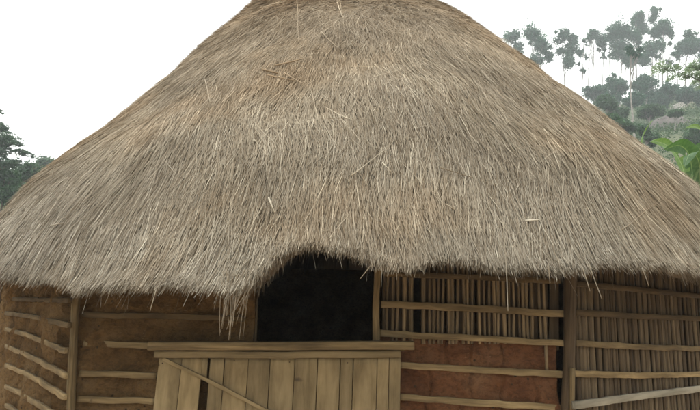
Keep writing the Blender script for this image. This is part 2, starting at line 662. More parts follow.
class Panel:
    def __init__(s, p, q):
        s.p, s.q = np.array(p, float), np.array(q, float)
        s.L = np.linalg.norm(s.q - s.p)
        s.d = (s.q - s.p) / s.L
        n = np.array([s.d[1], -s.d[0]])
        c = (s.p + s.q) / 2 - np.array([CX, CY])
        s.n = n if n @ c > 0 else -n
        s.n3 = np.array([*s.n, 0])
        s.d3 = np.array([*s.d, 0])

    def hit(s, px, py, proud=0.0):
        d = ray(px, py)
        p0 = s.p + s.n * proud
        t = ((p0 - CAM[:2]) @ s.n) / (d[:2] @ s.n)
        return CAM + d * t

    def pt(s, u, z, proud=0.0):
        q = s.p + s.d * u + s.n * proud
        return np.array([q[0], q[1], z])

    def u(s, P):
        return (np.asarray(P)[:2] - s.p) @ s.d


PF, PL, PR = Panel(A, B), Panel(A, Cl), Panel(B, Cr)


def mud_wall(pan, u0, u1, z0, z1, mat, thick=.13, rough=.019, name='mud_wall', cols=None, rowsz=None, tilt=0.0):
    """a lumpy daubed slab; cols, rowsz: joints pressed between the clay blocks"""
    gs = .011 if pan in (PF, PL) else .03
    nu, nz = max(2, int((u1 - u0) / gs)), max(2, int((z1 - z0) / gs))
    U, Zz = np.meshgrid(np.linspace(u0, u1, nu + 1), np.linspace(z0, z1, nz + 1))
    ph = rng.random(6) * 6
    dsp = rough * (np.sin(U * 9 + ph[0] + Zz * 4) * .5 + np.sin(U * 23 + ph[1]) * np.sin(Zz * 27 + ph[2]) * .6 + np.sin(U * 4 - Zz * 7 + ph[3]) * .5
                   + rng.normal(size=U.shape) * .10)
    for _ in range(26):                                   # finger marks and lumps at many sizes
        fq_ = 10 ** rng.uniform(1.0, 2.1)
        a_ = rng.uniform(0, 3.14)
        dsp += rough * 5 / fq_ ** .95 * np.sin(fq_ * (U * math.cos(a_) * .6 + Zz * math.sin(a_)) + rng.uniform(0, 6) + 1.5 * np.sin(U * 7 + Zz * 5))
    if cols is not None:
        for k, zr in enumerate(rowsz):
            for c in cols[k]:
                m = (Zz > zr[0]) & (Zz < zr[1])
                wob = .012 * np.sin(Zz * 30 + c * 9)
                dsp -= np.where(m, .022 * np.exp(-((U - c - wob) / .009) ** 2), 0)
    P = np.stack([pan.p[0] + pan.d[0] * U + pan.n[0] * dsp, pan.p[1] + pan.d[1] * U + pan.n[1] * dsp, Zz + tilt * (U - u0) * (Zz > z0 + .1)], -1)
    V = P.reshape(-1, 3)
    nn = nu + 1
    ii = np.arange(len(V)).reshape(nz + 1, nn)
    Q = [np.stack([ii[:-1, :-1], ii[:-1, 1:], ii[1:, 1:], ii[1:, :-1]], -1).reshape(-1, 4)]
    Bk = V - pan.n3 * thick
    jj = ii + len(V)
    Q.append(np.stack([jj[:-1, :-1], jj[1:, :-1], jj[1:, 1:], jj[:-1, 1:]], -1).reshape(-1, 4))
    for a, b in ((ii[0], jj[0]), (ii[-1], jj[-1]), (ii[:, 0], jj[:, 0]), (ii[:, -1], jj[:, -1])):
        Q.append(np.stack([a[:-1], a[1:], b[1:], b[:-1]], -1))
    return link(name, mesh_np(name, np.vstack([V, Bk]), np.vstack(Q), smooth=False), mat, hut)


ZT = 2.35
uJ = PF.u(PF.hit(256, 300))                       # left jamb of the opening
uK = PF.u(PF.hit(377, 300))                       # right jamb
uDr = PF.u(PF.hit(399, 380))
uDl = PF.u(PF.hit(157, 380))
# left flank, left front, low red wall on the right
mud_wall(PL, 0, PL.L, 0, ZT, M_mud)
mud_wall(PF, .02, uJ, 0, ZT, M_mud)
zs = [PF.hit(470, y)[2] for y in (336, 368, 400)]
tl = (PF.hit(560, 341)[2] - PF.hit(385, 332)[2]) / (PF.u(PF.hit(560, 341)) - PF.u(PF.hit(385, 332)))
uE = PF.u(PF.hit(556, 350))
zrow = [(zs[1], zs[0] + .1), (zs[2], zs[1]), (.3, zs[2])]
colpx = [(447, 471, 503), (431, 470, 502, 535), (425, 462, 500, 540)]
cc = [[PF.u(PF.hit(x, 360)) for x in c] for c in colpx]
mud_wall(PF, uK - .02, uE, 0, zs[0] - .01, M_red, cols=cc, rowsz=zrow, rough=.014)
mud_wall(PR, .05, PR.L, 0, .42, M_red)
for i in range(len(back) - 1):
    pb = Panel(back[i], back[i + 1])
    nm = mud_wall(pb, 0, pb.L, 0, ZT + .1, M_mud)


def batten(pan, pts, wpx=None, wid=.048, thk=.028, mat=M_batten, proud=.021, name='batten', tone=.5, jit=.006, sides=4):
    P = [pan.hit(x, y, proud) for x, y in pts]
    mb = MB()
    mb.sweep(P, wid, thk, pan.n3, sides=sides, jit=jit * .62, tone=tone, seg=.028)
    return mb.build(name, mat, hut)


# left flank battens; mud cover and eave shade put into the dark upper tones
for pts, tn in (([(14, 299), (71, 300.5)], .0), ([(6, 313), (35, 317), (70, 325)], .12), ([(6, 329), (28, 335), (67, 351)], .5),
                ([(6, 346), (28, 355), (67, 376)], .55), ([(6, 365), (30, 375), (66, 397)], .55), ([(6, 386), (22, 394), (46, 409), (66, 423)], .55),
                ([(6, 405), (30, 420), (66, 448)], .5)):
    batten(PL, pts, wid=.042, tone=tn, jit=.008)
# left front battens; top one toned dark for mud and painted eave shade
for pts, tn in (([(84, 315), (150, 316), (245, 319)], .03), ([(84, 343.5), (157, 346)], .5), ([(80, 373.5), (157, 375.5)], .6), ([(78, 399), (155, 401)], .6),
                ([(76, 425), (153, 427)], .6)):
    batten(PF, pts, wid=.046, tone=tn, jit=.008)
# rails of the stick window and the red wall
for pts, wd, tn in (([(384, 273.5), (470, 277), (560, 281)], .045, .05), ([(381, 304), (470, 308), (563, 314)], .056, .42), ([(379, 333.5), (470, 338), (563, 343)], .05, .55),  # dark top rail: stain and eave shade painted into its tone
                    ([(399, 365), (470, 369), (565, 374.5)], .05, .58), ([(399, 397), (470, 402), (562, 408)], .05, .58), ([(399, 430), (562, 442)], .05, .55)):
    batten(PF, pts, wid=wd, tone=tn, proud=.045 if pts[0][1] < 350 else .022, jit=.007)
# right flank rails; upper tones hold stain plus painted shade of the eave
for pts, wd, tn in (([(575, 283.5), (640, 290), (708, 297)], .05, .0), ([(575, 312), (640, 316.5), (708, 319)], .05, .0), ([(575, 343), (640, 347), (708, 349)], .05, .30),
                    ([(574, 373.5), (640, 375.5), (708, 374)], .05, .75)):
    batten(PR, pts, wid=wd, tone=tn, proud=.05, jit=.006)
batten(PR, [(573, 405.5), (640, 396), (712, 387)], wid=.058, mat=M_pale, proud=.085, tone=.5, jit=.004, name='loose_rail')


# sticks
def stick(pan, x0, y0, y1, wid, lean=0.0, tone=.5, proud=.0):
    P0 = pan.hit(x0, y0, proud)
    P1 = pan.hit(x0, y1, proud)
    k = pan.u(P0)
    mb = MB()
    a = pan.pt(k, P0[2], proud)
    b = pan.pt(k + lean, P1[2], proud)
    mb.sweep([a, (a + b) / 2 + pan.d3 * rng.normal() * .006, b], wid, wid * .85, pan.n3, sides=8, jit=.003, tone=tone, seg=.10, taper=rng.uniform(.8, 1.1))
    mb.build('stick', M_stick, hut)


xs = [385, 389, 393.5, 398, 404, 412, 424, 429.5, 434, 439, 443.5, 448, 452, 457.5, 462.5, 467, 472, 479, 484, 489, 493, 497.5, 503, 508, 512, 517, 522, 526.5, 531, 537, 543]
for x in xs:
    wd = rng.uniform(.020, .032) if x not in (404, 412, 424) else .04
    stick(PF, x, 262, 344 if x < 540 else 372, wd, lean=rng.normal() * .008, tone=np.clip(.5 + rng.normal() * .17, 0, 1), proud=rng.uniform(-.01, .01))
u = .07
k = 0
while u < PR.L - .05 and k < 66:
    wd = rng.uniform(.032, .054)
    mb = MB()
    pr_ = rng.uniform(-.012, .012)
    ln = rng.normal() * .008
    a, b = PR.pt(u + wd / 2, .35, pr_), PR.pt(u + wd / 2 + ln, 2.30, pr_)
    mb.sweep([a, (a + b) / 2 + PR.d3 * rng.normal() * .008, b], wd, wd * .9, PR.n3, sides=8, jit=.003, tone=np.clip(.20 + rng.normal() * .15, 0, 1), seg=.12, taper=rng.uniform(.8, 1.05))
    mb.build('stick', M_stick, hut)
    u += wd + (rng.uniform(.002, .012) if rng.random() < .8 else rng.uniform(.015, .035))
    k += 1


# split slats standing behind the thin sticks
for x in np.linspace(388, 554, 17):
    if 412 < x < 422:
        continue
    a, b = PF.hit(x, 350, -.07), PF.hit(x, 258, -.07)
    mb = MB()
    mb.sweep([a, b], rng.uniform(.06, .085), .012, PF.n3, sides=4, jit=.003, tone=.08, seg=.08)
    mb.build('slat', M_post, hut)


# posts
def post(pts, wid, mat=M_post, jit=.01, tone=.5, sides=10, nrm=(0, -1, 0)):
    mb = MB()
    mb.sweep(pts, wid, wid, nrm, sides=sides, jit=jit, tone=tone, seg=.09)
    return mb.build('post', mat, hut)


def fpx(x, y, pr=.05):
    return PF.hit(x, y, pr)


def drop(P, z=0.0):
    return np.array([P[0], P[1], z])


p_ = [fpx(80, 270), fpx(77, 300), fpx(73.5, 335), fpx(75, 350), fpx(71.5, 380), fpx(71.5, 412)]
post(p_ + [drop(p_[-1])], .062, M_batten, tone=.42)
pb_ = [fpx(569, 255), fpx(569, 330), fpx(567.5, 412)]
post(pb_ + [drop(pb_[-1])], .10, tone=.10)
pc_ = [fpx(572.5, 368, .10), fpx(571, 414, .10)]
post(pc_ + [drop(pc_[-1])], .045, M_batten, tone=.4)
pj = [fpx(377.5, 258), fpx(377.2, 300), fpx(376.8, 343)]
post(pj + [drop(pj[-1])], .052, M_batten, tone=.42, sides=4)
pe = [fpx(253.5, 262, -.06), fpx(253.5, 343, -.06)]
post(pe + [drop(pe[-1])], .06, tone=.35)
for q in back[:-1] + [Cl]:
    post([np.array([*q, 0]), np.array([*q, ZT + .1])], .12)
# wall plate ring under the rafters
ring = [A, B] + back
mb = MB()
for i in range(len(ring)):
    p0, p1 = ring[i], ring[(i + 1) % len(ring)]
    if np.allclose(p0, p1):
        continue
    mb.sweep([np.array([*p0, ZT - .02]), np.array([*p1, ZT - .02])], .09, .09, (0, 0, 1), sides=8, jit=.006)
mb.build('wall_plate', M_post, hut)
# rafters
for i in range(28):
    a_ = i / 28 * 2 * math.pi + .05
    mb = MB()
    ls = np.linspace(.4, float(eave(np.array(a_))) - .25, 6)
    P = roofP(np.full(6, a_), ls, np.full(6, -.36))[0]
    mb.sweep(P, .06, .06, (0, 0, 1), sides=6, jit=.004)
    mb.build('rafter', M_post, hut)
# earth floor
mb = MB()
cen = np.array([CX, CY, .03])
ringv = [np.array([*q, .03]) for q in [A, B] + back[:-1] + [Cl]]
vv = np.array([cen] + ringv)
m_ = len(ringv)
fq = [(0, 1 + k, 1 + (k + 1) % m_) for k in range(m_)]
link('earth_floor', mesh_np('earth_floor', vv, fq), M_yard, hut)

# ---- half door
doorP = .10
sill = MB()
sill.sweep([fpx(150, 345.5, .16), fpx(300, 345), fpx(413.5, 345.5, .16)][:1] + [fpx(280, 345.8, .165), fpx(413.5, 345.2, .16)], .062, .11, PF.n3, sides=4, jit=.004, tone=.42, seg=.06)
sill.build('sill_beam', M_batten, hut)
mb = MB()
mb.sweep([fpx(150, 349, .10), fpx(280, 349, .10), fpx(404, 348.5, .10)], .03, .07, PF.n3, sides=4, jit=.003, tone=.25)
mb.build('sill_lip', M_batten, hut)
dc = fpx(278, 400, doorP)
door = bpy.data.objects.new('half_door', None)
COL.objects.link(door)
door.parent = hut
door.location = (dc[0] - CX, dc[1] - CY, 0)
zt = PF.hit(278, 356, doorP)[2]
edges = [(154, 177), (177.6, 198), (208, 222), (222.6, 246), (246.5, 268), (268.6, 293), (293.6, 316), (316.6, 339), (339.6, 352), (352.5, 376), (376.5, 388), (388.6, 400)]
for a_, b_ in edges:
    P0, P1 = PF.hit(a_, 395, doorP), PF.hit(b_, 395, doorP)
    ww = P1[0] - P0[0]
    xc = (P0[0] + P1[0]) / 2
    zz = PF.hit((a_ + b_) / 2, 357, doorP)[2]
    mb = MB()
    yy = P0[1] + rng.uniform(-.005, .005)
    lean = .015 if a_ < 200 else 0
    mb.sweep([(xc - lean * .3, yy, .06), (xc + lean, yy, zz)], ww - .0008, .022, PF.n3, sides=4, bev=.94, jit=.0008, tone=np.clip(.55 + rng.normal() * .13, .2, .9), seg=.06)
    mb.build('plank', M_plank, door)
# short board filling the top of the gap above the brace
P0, P1 = PF.hit(198.5, 370, doorP), PF.hit(207.5, 370, doorP)
mb = MB()
mb.sweep([((P0[0] + P1[0]) / 2, P0[1], PF.hit(203, 379.5, doorP)[2]), ((P0[0] + P1[0]) / 2, P0[1], PF.hit(203, 357, doorP)[2])], P1[0] - P0[0] - .003, .022, PF.n3, jit=.001, tone=.5)
mb.build('plank', M_plank, door)
mb = MB()
mb.sweep([PF.hit(155, 354.7, doorP + .035), PF.hit(280, 354.8, doorP + .035), PF.hit(400.5, 354.3, doorP + .035)], .052, .045, PF.n3, sides=4, jit=.004, tone=.40, seg=.05)
mb.build('top_rail', M_plank, door)
mb = MB()
mb.sweep([PF.hit(163, 358.5, doorP + .03), PF.hit(215, 384, doorP + .028), PF.hit(272, 413, doorP + .028)], .026, .018, PF.n3, sides=4, jit=.003, tone=.62, seg=.06)
mb.build('brace', M_plank, door)
mb = MB()
P0 = PF.hit(155, 410, doorP + .03)
P1 = PF.hit(400, 410, doorP + .03)
mb.sweep([(P0[0], P0[1], .25), (P1[0], P1[1], .25)], .08, .03, PF.n3, jit=.003, tone=.5)
mb.build('bottom_rail', M_plank, door)
nl_ = 0
for a_, b_ in edges:
    for yy_ in (362.5, 366):
        if rng.random() < .4:
            P = PF.hit(rng.uniform(a_ + 2, b_ - 2), yy_ + rng.normal(), doorP + .0115)
            mb = MB()
            mb.sweep([P - PF.n3 * .004, P + PF.n3 * .0025], .009, .009, (0, 0, 1), sides=8, seg=.003)
            mb.build('nail', M_nail, door)
# wall behind the door, below the opening
mud_wall(PF, uJ + .002, uK - .022, 0, PF.hit(300, 350)[2] - .01, M_mud, thick=.1)


# ---- loose straws hanging from the eave and twigs caught on the roof
def hang(pts, dist, wid, name='hanging_straw', tone=.6, mb=None, sides=5):
    own = mb is None
    mb = mb or MB()
    P = [CAM + ray(x, y) * (d / ray(x, y)[1]) for (x, y), d in zip(pts, dist)]
    mb.sweep(P, wid, wid, (0, -1, 0.1), sides=6, jit=.0012, tone=tone, seg=.04, taper=.7)
    if own:
        mb.build(name, M_straw, hut)


mb = MB()
for i in range(46):
    x0 = rng.uniform(222, 254)
    x1 = 232 + (x0 - 240) * .5 + rng.normal() * 4
    y1 = rng.choice([rng.uniform(295, 318), rng.uniform(310, 341)], p=[.45, .55])
    y0 = rng.uniform(268, 286)
    hang([(x0, y0), ((x0 + x1) / 2 + rng.normal(), (y0 + y1) / 2), (x1, y1)], [3.17, 3.19, 3.20], rng.uniform(.003, .0055), mb=mb, tone=rng.uniform(.2, .62))
mb.build('hanging_straw', M_straw, hut)
for pts in ([(503, 222), (506, 262), (508, 311)], [(156, 290), (153, 301), (150, 311)], [(373, 262), (367, 271), (360, 279)],
            [(588, 262), (595, 281), (602, 299)], [(582, 266), (587, 280), (590, 291)], [(642, 268), (646, 277), (649, 286)], [(548, 262), (549, 272), (550, 283)]):
    hang(pts, [3.23, 3.28, 3.30], .0065, tone=.8)


def on_roof(px, py, h=.03):
    d = np.hypot(_ix2 - px, _iy2 - py) + np.where(_fr2, 0, 1e4)
    k = np.unravel_index(d.argmin(), d.shape)
    return roofP(TT2[k], LL2[k], np.array(h))[0]


TT2, LL2 = np.meshgrid(np.linspace(-math.pi, 0, 500), np.linspace(.1, LTOT, 420))
_P2, _, _, _N2 = roofP(TT2, LL2, np.zeros_like(TT2))
_P2 = _P2 - CAM
_z2 = _P2 @ F
_ix2, _iy2 = 350 + FPX * (_P2 @ RV) / _z2, 205 - FPX * (_P2 @ UV_) / _z2
_fr2 = (np.einsum('ijk,ijk->ij', _P2, _N2) < 0)
for pts, wd, tn in (([(275, 69), (303, 61)], .018, .45), ([(263, 72), (278, 76)], .022, .35), ([(285, 76), (312, 92), (318, 125)], .009, .7), ([(268, 78), (296, 84)], .012, .5),
                    ([(350, 178), (386, 153)], .010, .85), ([(380, 165), (391, 174)], .012, .9), ([(337, 5), (342, 20)], .012, .8), ([(340, 3), (345, 28)], .008, .8),
                    ([(298, 0), (299, 45)], .008, .7), ([(322, 35), (340, 52)], .009, .7), ([(268, 200), (274, 216)], .010, .85), ([(404, 91), (414, 120)], .008, .75),
                    ([(440, 170), (470, 182)], .008, .3), ([(522, 225), (540, 221)], .010, .85), ([(536, 238), (541, 225)], .008, .8), ([(55, 228), (66, 225)], .012, .7),
                    ([(446, 206), (455, 211)], .012, .75), ([(206, 82), (212, 106)], .008, .75), ([(178, 63), (192, 56)], .009, .5), ([(620, 232), (655, 205)], .008, .45)):
    mb = MB()
    mb.sweep([on_roof(x, y) for x, y in pts], wd, wd, (0, -1, .3), sides=6, jit=.004, tone=tn, seg=.05, taper=.6)
    mb.build('twig', M_straw, hut)


# ------------------------------------------------------------------ trees
def leaves(n, cen, rad, size, tone0=.5, droop=.3, shell=.5, aspect=.5, soft=False):
    """leaf-sized faces spread through ellipsoid clumps; cen (k,3), rad (k,3)"""
    k = len(cen)
    wgt = np.prod(rad, 1) ** .67
    idx = rng.choice(k, n, p=wgt / wgt.sum())
    d = rng.normal(size=(n, 3))
    d /= np.linalg.norm(d, axis=1)[:, None]
    r = rng.random(n) ** (1 / 3 * shell * 2)
    P = cen[idx] + rng.normal(size=(n, 3)) * rad[idx] * .55 if soft else cen[idx] + d * r[:, None] * rad[idx] * (1 + .12 * rng.normal(size=(n, 1)))
    a = rng.normal(size=(n, 3))
    a[:, 2] -= droop * 2
    a /= np.linalg.norm(a, axis=1)[:, None]
    b = np.cross(a, rng.normal(size=(n, 3)))
    b /= np.linalg.norm(b, axis=1)[:, None]
    s = size * rng.uniform(.6, 1.3, n)[:, None]
    V = np.stack([P - a * s * .5, P + b * s * aspect * .5, P + a * s * .5, P - b * s * aspect * .5], 1).reshape(-1, 3)
    ctone = rng.normal(size=k) * .12
    tone = np.clip(tone0 + ctone[idx] + rng.normal(size=n) * .17, 0, 1)
    return V, np.arange(n * 4).reshape(-1, 4), np.repeat(tone, 4)


def tree(name, label, cat, depth, blobs, base, n=2600, leaf=.5, mat=M_euca, bark=M_bark, trunk_r=.22, sub=9, group=None, subr=.42, droop=.3, thick=.8, core=2):
    """blobs: (px, py, rx, ry) in photograph units at this depth; base: px of the foot"""
    Pm = at(base, 150, depth)
    # slide the foot along its own line of sight plane
    bz = float(height(Pm[0], depth))
    root = empty(name, (Pm[0], depth, bz), label, cat, group)
    sc_ = depth / FPX
    cs, rs, tops = [], [], []
    for (px, py, rx, ry) in blobs:
        c = at(px, py, depth)
        tops.append(c)
        R3 = np.array([rx, rx * thick, ry]) * sc_
        for j_ in range(sub * 3):
            d = rng.normal(size=3)
            d /= np.linalg.norm(d)
            q = c + d * R3 * rng.uniform(.25, 1.0)
            rr = subr * rng.uniform(.35, .95) * (1 if j_ < sub else .62)
            cs.append(q)
            rs.append(np.maximum(R3, R3.mean() * .6) * rr * np.array([1, 1, .75]))
        for _ in range(core):
            cs.append(c + rng.normal(size=3) * R3 * .3)
            rs.append(R3 * rng.uniform(.4, .75))
    cs, rs = np.array(cs), np.array(rs)
    V, Q, T = leaves(int(n * 1.8), cs, rs, leaf, droop=droop, soft=True)
    link('crown', mesh_np('crown', V, Q, None, T), mat, root)
    mb = MB()
    foot = np.array([Pm[0], depth, bz - .5])
    top = max(tops, key=lambda q: q[2])
    mid = foot * .5 + top * .5 + np.array([rng.normal() * .3, 0, 0])
    mid[0] = foot[0] * .6 + top[0] * .4 + rng.normal() * .2
    mb.sweep([foot, mid, top], trunk_r * 2, trunk_r * 2, (0, -1, 0), sides=8, jit=trunk_r * .2, seg=.9, taper=.25)
    pick = rng.permutation(len(cs))[:min(16, max(4, len(cs) // 3))]
    for q in cs[pick]:
        t = rng.uniform(.55, .9)
        s0 = foot * (1 - t) + top * t
        s0[0] = np.interp(t, [0, .5, 1], [foot[0], mid[0], top[0]])
        if s0[2] > q[2]:
            t = max(.3, (q[2] - foot[2]) / max(top[2] - foot[2], 1) - .15)
            s0 = np.array([np.interp(t, [0, .5, 1], [foot[0], mid[0], top[0]]), foot[1] * (1 - t) + top[1] * t, foot[2] * (1 - t) + top[2] * t])
        mb.sweep([s0, (s0 + q) / 2 + np.array([0, 0, -.02 * depth * .1]), q], trunk_r * .6, trunk_r * .6, (0, -1, .1), sides=6, jit=trunk_r * .08, seg=.8, taper=.3)
    mb.build('trunk', bark, root)
    return root


G1 = 'tall slender trees on the ridge'
E = [
    ('small round crown peeping over the thatch, leftmost of the ridge trees', 118, [(513, 36, 8, 9), (518, 48, 8, 9)], 515, 1500),
    ('broad dense crowned tall tree just right of the small round one on the ridge', 112, [(532, 34, 9, 12), (541, 44, 11, 13), (549, 56, 6, 7), (536, 60, 9, 9)], 540, 4200),
    ('separate tall tree with a gap in its crown and a hanging lower clump', 115, [(562, 36, 8, 9), (571, 42, 9, 14), (560, 52, 5, 6), (569, 62, 8, 9), (580, 52, 4, 5)], 568, 3600),
    ('slim tree with bare lower trunk at the left end of the big grove', 120, [(594, 34, 6, 7), (601, 42, 7, 11), (590, 38, 4, 5)], 596, 1900),
    ('widest leafy crown in the middle of the big grove', 116, [(612, 34, 9, 12), (624, 30, 11, 12), (618, 50, 11, 11), (634, 38, 9, 11), (628, 60, 9, 8)], 621, 5200),
    ('rounded crown rising behind the widest tree of the grove', 124, [(637, 19, 8, 9), (642, 30, 8, 9)], 641, 2000),
    ('tallest thin tree of the grove with a small detached top tuft', 119, [(655, 12, 6, 7), (653, 20, 4, 4), (658, 30, 5, 5)], 656, 1300),
    ('tree with a flat spreading crown right of the tallest tuft', 117, [(663, 28, 10, 7), (671, 33, 5, 8), (655, 33, 7, 6)], 666, 2200),
    ('lower drooping crown beneath the tallest tuft in the grove', 113, [(652, 50, 8, 10), (645, 60, 7, 8), (660, 45, 5, 7)], 651, 2300),
    ('dense crowned tall tree alone near the right end of the ridge', 112, [(690, 36, 7, 8), (684, 46, 9, 10), (695, 48, 8, 9), (678, 55, 5, 4)], 690, 3300),
    ('tall tree cut by the right edge of the picture', 116, [(706, 42, 8, 12), (704, 60, 7, 8)], 705, 1500),
    ('sparse spindly tree with tiny tufts between the two leftmost open crowns', 121, [(583, 71, 3, 3), (584, 40, 2.5, 3), (579, 64, 2, 2)], 583, 380),
    ('sparse thin tree with tufts up its trunk right of the flat crown', 121, [(673, 54, 3, 3), (670, 44, 3, 3), (668, 62, 4, 3), (676, 66, 3, 3)], 672, 520),
]
for lab, dep, blobs, base, n in E:
    tree('eucalyptus_tree', lab, 'tree', dep, blobs, base, n=int(n * 1.5), leaf=.42, group=G1, trunk_r=.17, subr=.42, core=3)
# slender bare poles of trees inside the grove
wher = ('left of the whole grove', 'under the slim left crown of the grove', 'under the left side of the widest crown', 'under the right side of the widest crown',
        'behind the nearest pale bare trunk', 'under the drooping crown below the tallest tuft', 'under the flat spreading crown', 'between the flat crown and the lone right tree',
        'right of the lone dense tree at the ridge end')
for i, x in enumerate((589, 604, 611, 628, 636, 646, 661, 681, 697)):
    tree('eucalyptus_tree', 'thin trunk with scraps of leaves ' + wher[i], 'tree', 122 + (i % 3) * 2,
         [(x + rng.normal(), 44 + rng.uniform(-8, 8), 5, 7), (x + rng.normal() * 2, 56, 4, 6)], x, n=520, leaf=.36, core=0, group='thin trunks inside the grove', trunk_r=.13, subr=.4, sub=5)
# nearer pale pole-like tree
tree('eucalyptus_tree', 'nearest tall pale bare trunk standing in front of the dark wood above the banana leaves', 'tree', 62,
     [(635, 55, 6, 6), (630, 48, 4, 4), (640, 50, 4, 4)], 635.5, n=900, leaf=.28, trunk_r=.14, subr=.4)

G2 = 'low dark trees under the ridge grove'
Bs = [('rounded dark tree, leftmost of the low wood, against the thatch', 104, [(598, 92, 12, 9)], 598),
      ('domed dark tree under the widest crown of the grove', 100, [(617, 85, 12, 12), (613, 98, 9, 8)], 617),
      ('domed dark tree just right of the pale bare trunk', 98, [(646, 84, 13, 11), (652, 97, 9, 8)], 647),
      ('greyish tree right of the two domed ones in the low wood', 97, [(668, 92, 10, 10), (660, 103, 9, 7)], 666),
      ('low spreading tree at the right of the dark wood', 95, [(688, 95, 13, 9)], 688),
      ('low tree of the dark wood cut by the right edge of the picture', 93, [(704, 96, 10, 10)], 704),
      ('bushy tree half way between the pale trunk and the thatch', 86, [(632, 100, 9, 8)], 632),
      ('bluish low bush beside the slope of the thatch', 70, [(606, 104, 13, 8), (618, 113, 11, 8)], 610),
      ('shaggy green bush below the two domed trees', 74, [(650, 112, 14, 6)], 650),
      ('green bush low against the thatch left of the pale furled leaf', 52, [(622, 126, 12, 8), (612, 118, 9, 6)], 620),
      ('green bush directly above the broad banana leaves', 48, [(652, 140, 9, 6), (646, 132, 6, 6)], 650),
      ('green bush right of the brown earth bank near the right edge', 50, [(694, 138, 9, 9), (700, 128, 7, 6)], 696),
      ('small bush on top of the brown earth bank', 66, [(676, 113, 8, 3.5)], 676)]
for lab, dep, blobs, base in Bs:
    tree('broadleaf_tree', lab, 'tree', dep, blobs, base, n=4200, leaf=.40 * min(1, dep / 80), mat=M_euca if dep > 80 else M_bush, bark=M_bark, group=G2, trunk_r=.14, subr=.45, sub=14)

# left side
tree('leafy_tree', 'feathery dark tree at the left edge rising above the left wood', 'tree', 38,
     [(2, 128, 11, 7), (10, 142, 13, 7), (22, 152, 9, 4), (0, 152, 14, 9), (12, 163, 16, 7), (-14, 140, 14, 22), (-4, 112, 8, 4), (32, 156, 4, 2)], -8,
     n=9000, leaf=.15, core=1, mat=M_side, bark=M_bark2, trunk_r=.10, subr=.26, sub=15, droop=-.2)
G3 = 'low wood left of the thatch'
for lab, dep, blobs, base in (('dark bushy tree against the left slope of the thatch', 46, [(34, 172, 13, 9), (24, 180, 12, 9)], 30),
                              ('mid green bushy tree at the bottom of the left wood', 40, [(8, 182, 14, 12), (14, 196, 16, 12)], 10),
                              ('dark green tree cut by the left edge below the feathery one', 42, [(-8, 176, 14, 14)], -8),
                              ('bluish far tree topping the left wood beside the thatch', 75, [(46, 166, 9, 5), (56, 168, 9, 4)], 50)):
    tree('broadleaf_tree', lab, 'tree', dep, blobs, base, n=6500, leaf=.22 * dep / 40, mat=M_bush, bark=M_bark2, group=G3, trunk_r=.12, subr=.45, sub=14)

# scrub covering the hills
n = 26000
az = np.radians(rng.uniform(-48, 48, n))
d = rng.uniform(22, 175, n)
x, y = np.sin(az) * d, np.cos(az) * d
keep = (np.abs(np.degrees(az)) > 14)
x, y, d = x[keep], y[keep], d[keep]
sz = rng.uniform(.3, .9, len(x)) * np.clip(d / 70, .5, 1.3)
c = np.stack([x, y, height(x, y) + sz * .35], 1)
V, Q, T = leaves(330000, c, np.stack([sz, sz, sz * .8], 1), .30, droop=-.3, tone0=.5, soft=True)
o = link('undergrowth', mesh_np('undergrowth', V, Q, None, T), M_scrub)
o['kind'] = 'stuff'

# bare brown earth bank behind the banana leaves
def patch(px, py, rx, ry, mat, name, lump=.5):
    nu = 40
    a, r = np.meshgrid(np.linspace(0, 2 * np.pi, nu + 1)[:-1], np.linspace(0.02, 1, 12))
    # ground point met by the line of sight
    dd = ray(px, py)
    t = 5.0
    while t < 400:
        P = CAM + dd * t
        if P[2] < height(P[0], P[1]):
            break
        t += .5
    wob = 1 + .15 * np.sin(3 * a + 1) + .1 * np.sin(7 * a)
    k = P[1] / FPX
    X = P[0] + np.cos(a) * r * rx * k * wob
    Y = P[1] + np.sin(a) * r * ry * k * 3 * wob
    Z = height(X, Y) + (1 - r ** 2) * lump * 2 - .05 + np.sin(X * 3) * np.sin(Y * 2.3) * .12 * lump
    ii = np.arange(a.size).reshape(a.shape)
    i2 = np.roll(ii, -1, 1)
    Q = np.stack([ii[:-1], ii[1:], i2[1:], i2[:-1]], -1).reshape(-1, 4)
    o = link(name, mesh_np(name, np.stack([X, Y, Z], -1).reshape(-1, 3), Q, smooth=True), mat)
    o['kind'] = 'structure'
    return o


M_bare = mat_simple('bare brown earth', (.035, .029, .025), (.085, .07, .062), 1.5)
M_bare2 = mat_simple('pale dry earth', (.11, .10, .08), (.19, .175, .15), 1.0)
patch(668, 126, 19, 10, M_bare, 'bare_earth', .85)
patch(680, 106, 10, 4, M_bare2, 'dry_earth', .3)


# ------------------------------------------------------------------ banana plants
def mat_banana(name, c1, c2, rib):
    m, t, b = nodes(name)
    uv = coords(t, 'UV')
    s = noise(t, mapping(t, uv, (40, 1.5, 1)), 1, 3)
    c = ramp(t, s, [(.35, c1), (.65, c2)])
    x = t.nodes.new('ShaderNodeSeparateXYZ')
    t.links.new(uv, x.inputs[0])
    md = t.nodes.new('ShaderNodeMath')
    md.operation = 'ABSOLUTE'
    t.links.new(x.outputs[1], md.inputs[0])
    c = mix(t, 'MIX', ramp(t, md.outputs[0], [(.03, (1, 1, 1)), (.06, (0, 0, 0))]), c, rib)
    t.links.new(c, b.inputs['Base Color'])
    b.inputs['Roughness'].default_value = .6
    b.inputs['Specular IOR Level'].default_value = .4
    tr = t.nodes.new('ShaderNodeBsdfTranslucent')
    t.links.new(mix(t, 'MULTIPLY', 1, c, (1.5, 1.6, .6)), tr.inputs[0])
    mx = t.nodes.new('ShaderNodeMixShader')
    mx.inputs[0].default_value = .3
    t.links.new(b.outputs[0], mx.inputs[1])
    t.links.new(tr.outputs[0], mx.inputs[2])
    t.links.new(mx.outputs[0], t.nodes['Material Output'].inputs[0])
    return m


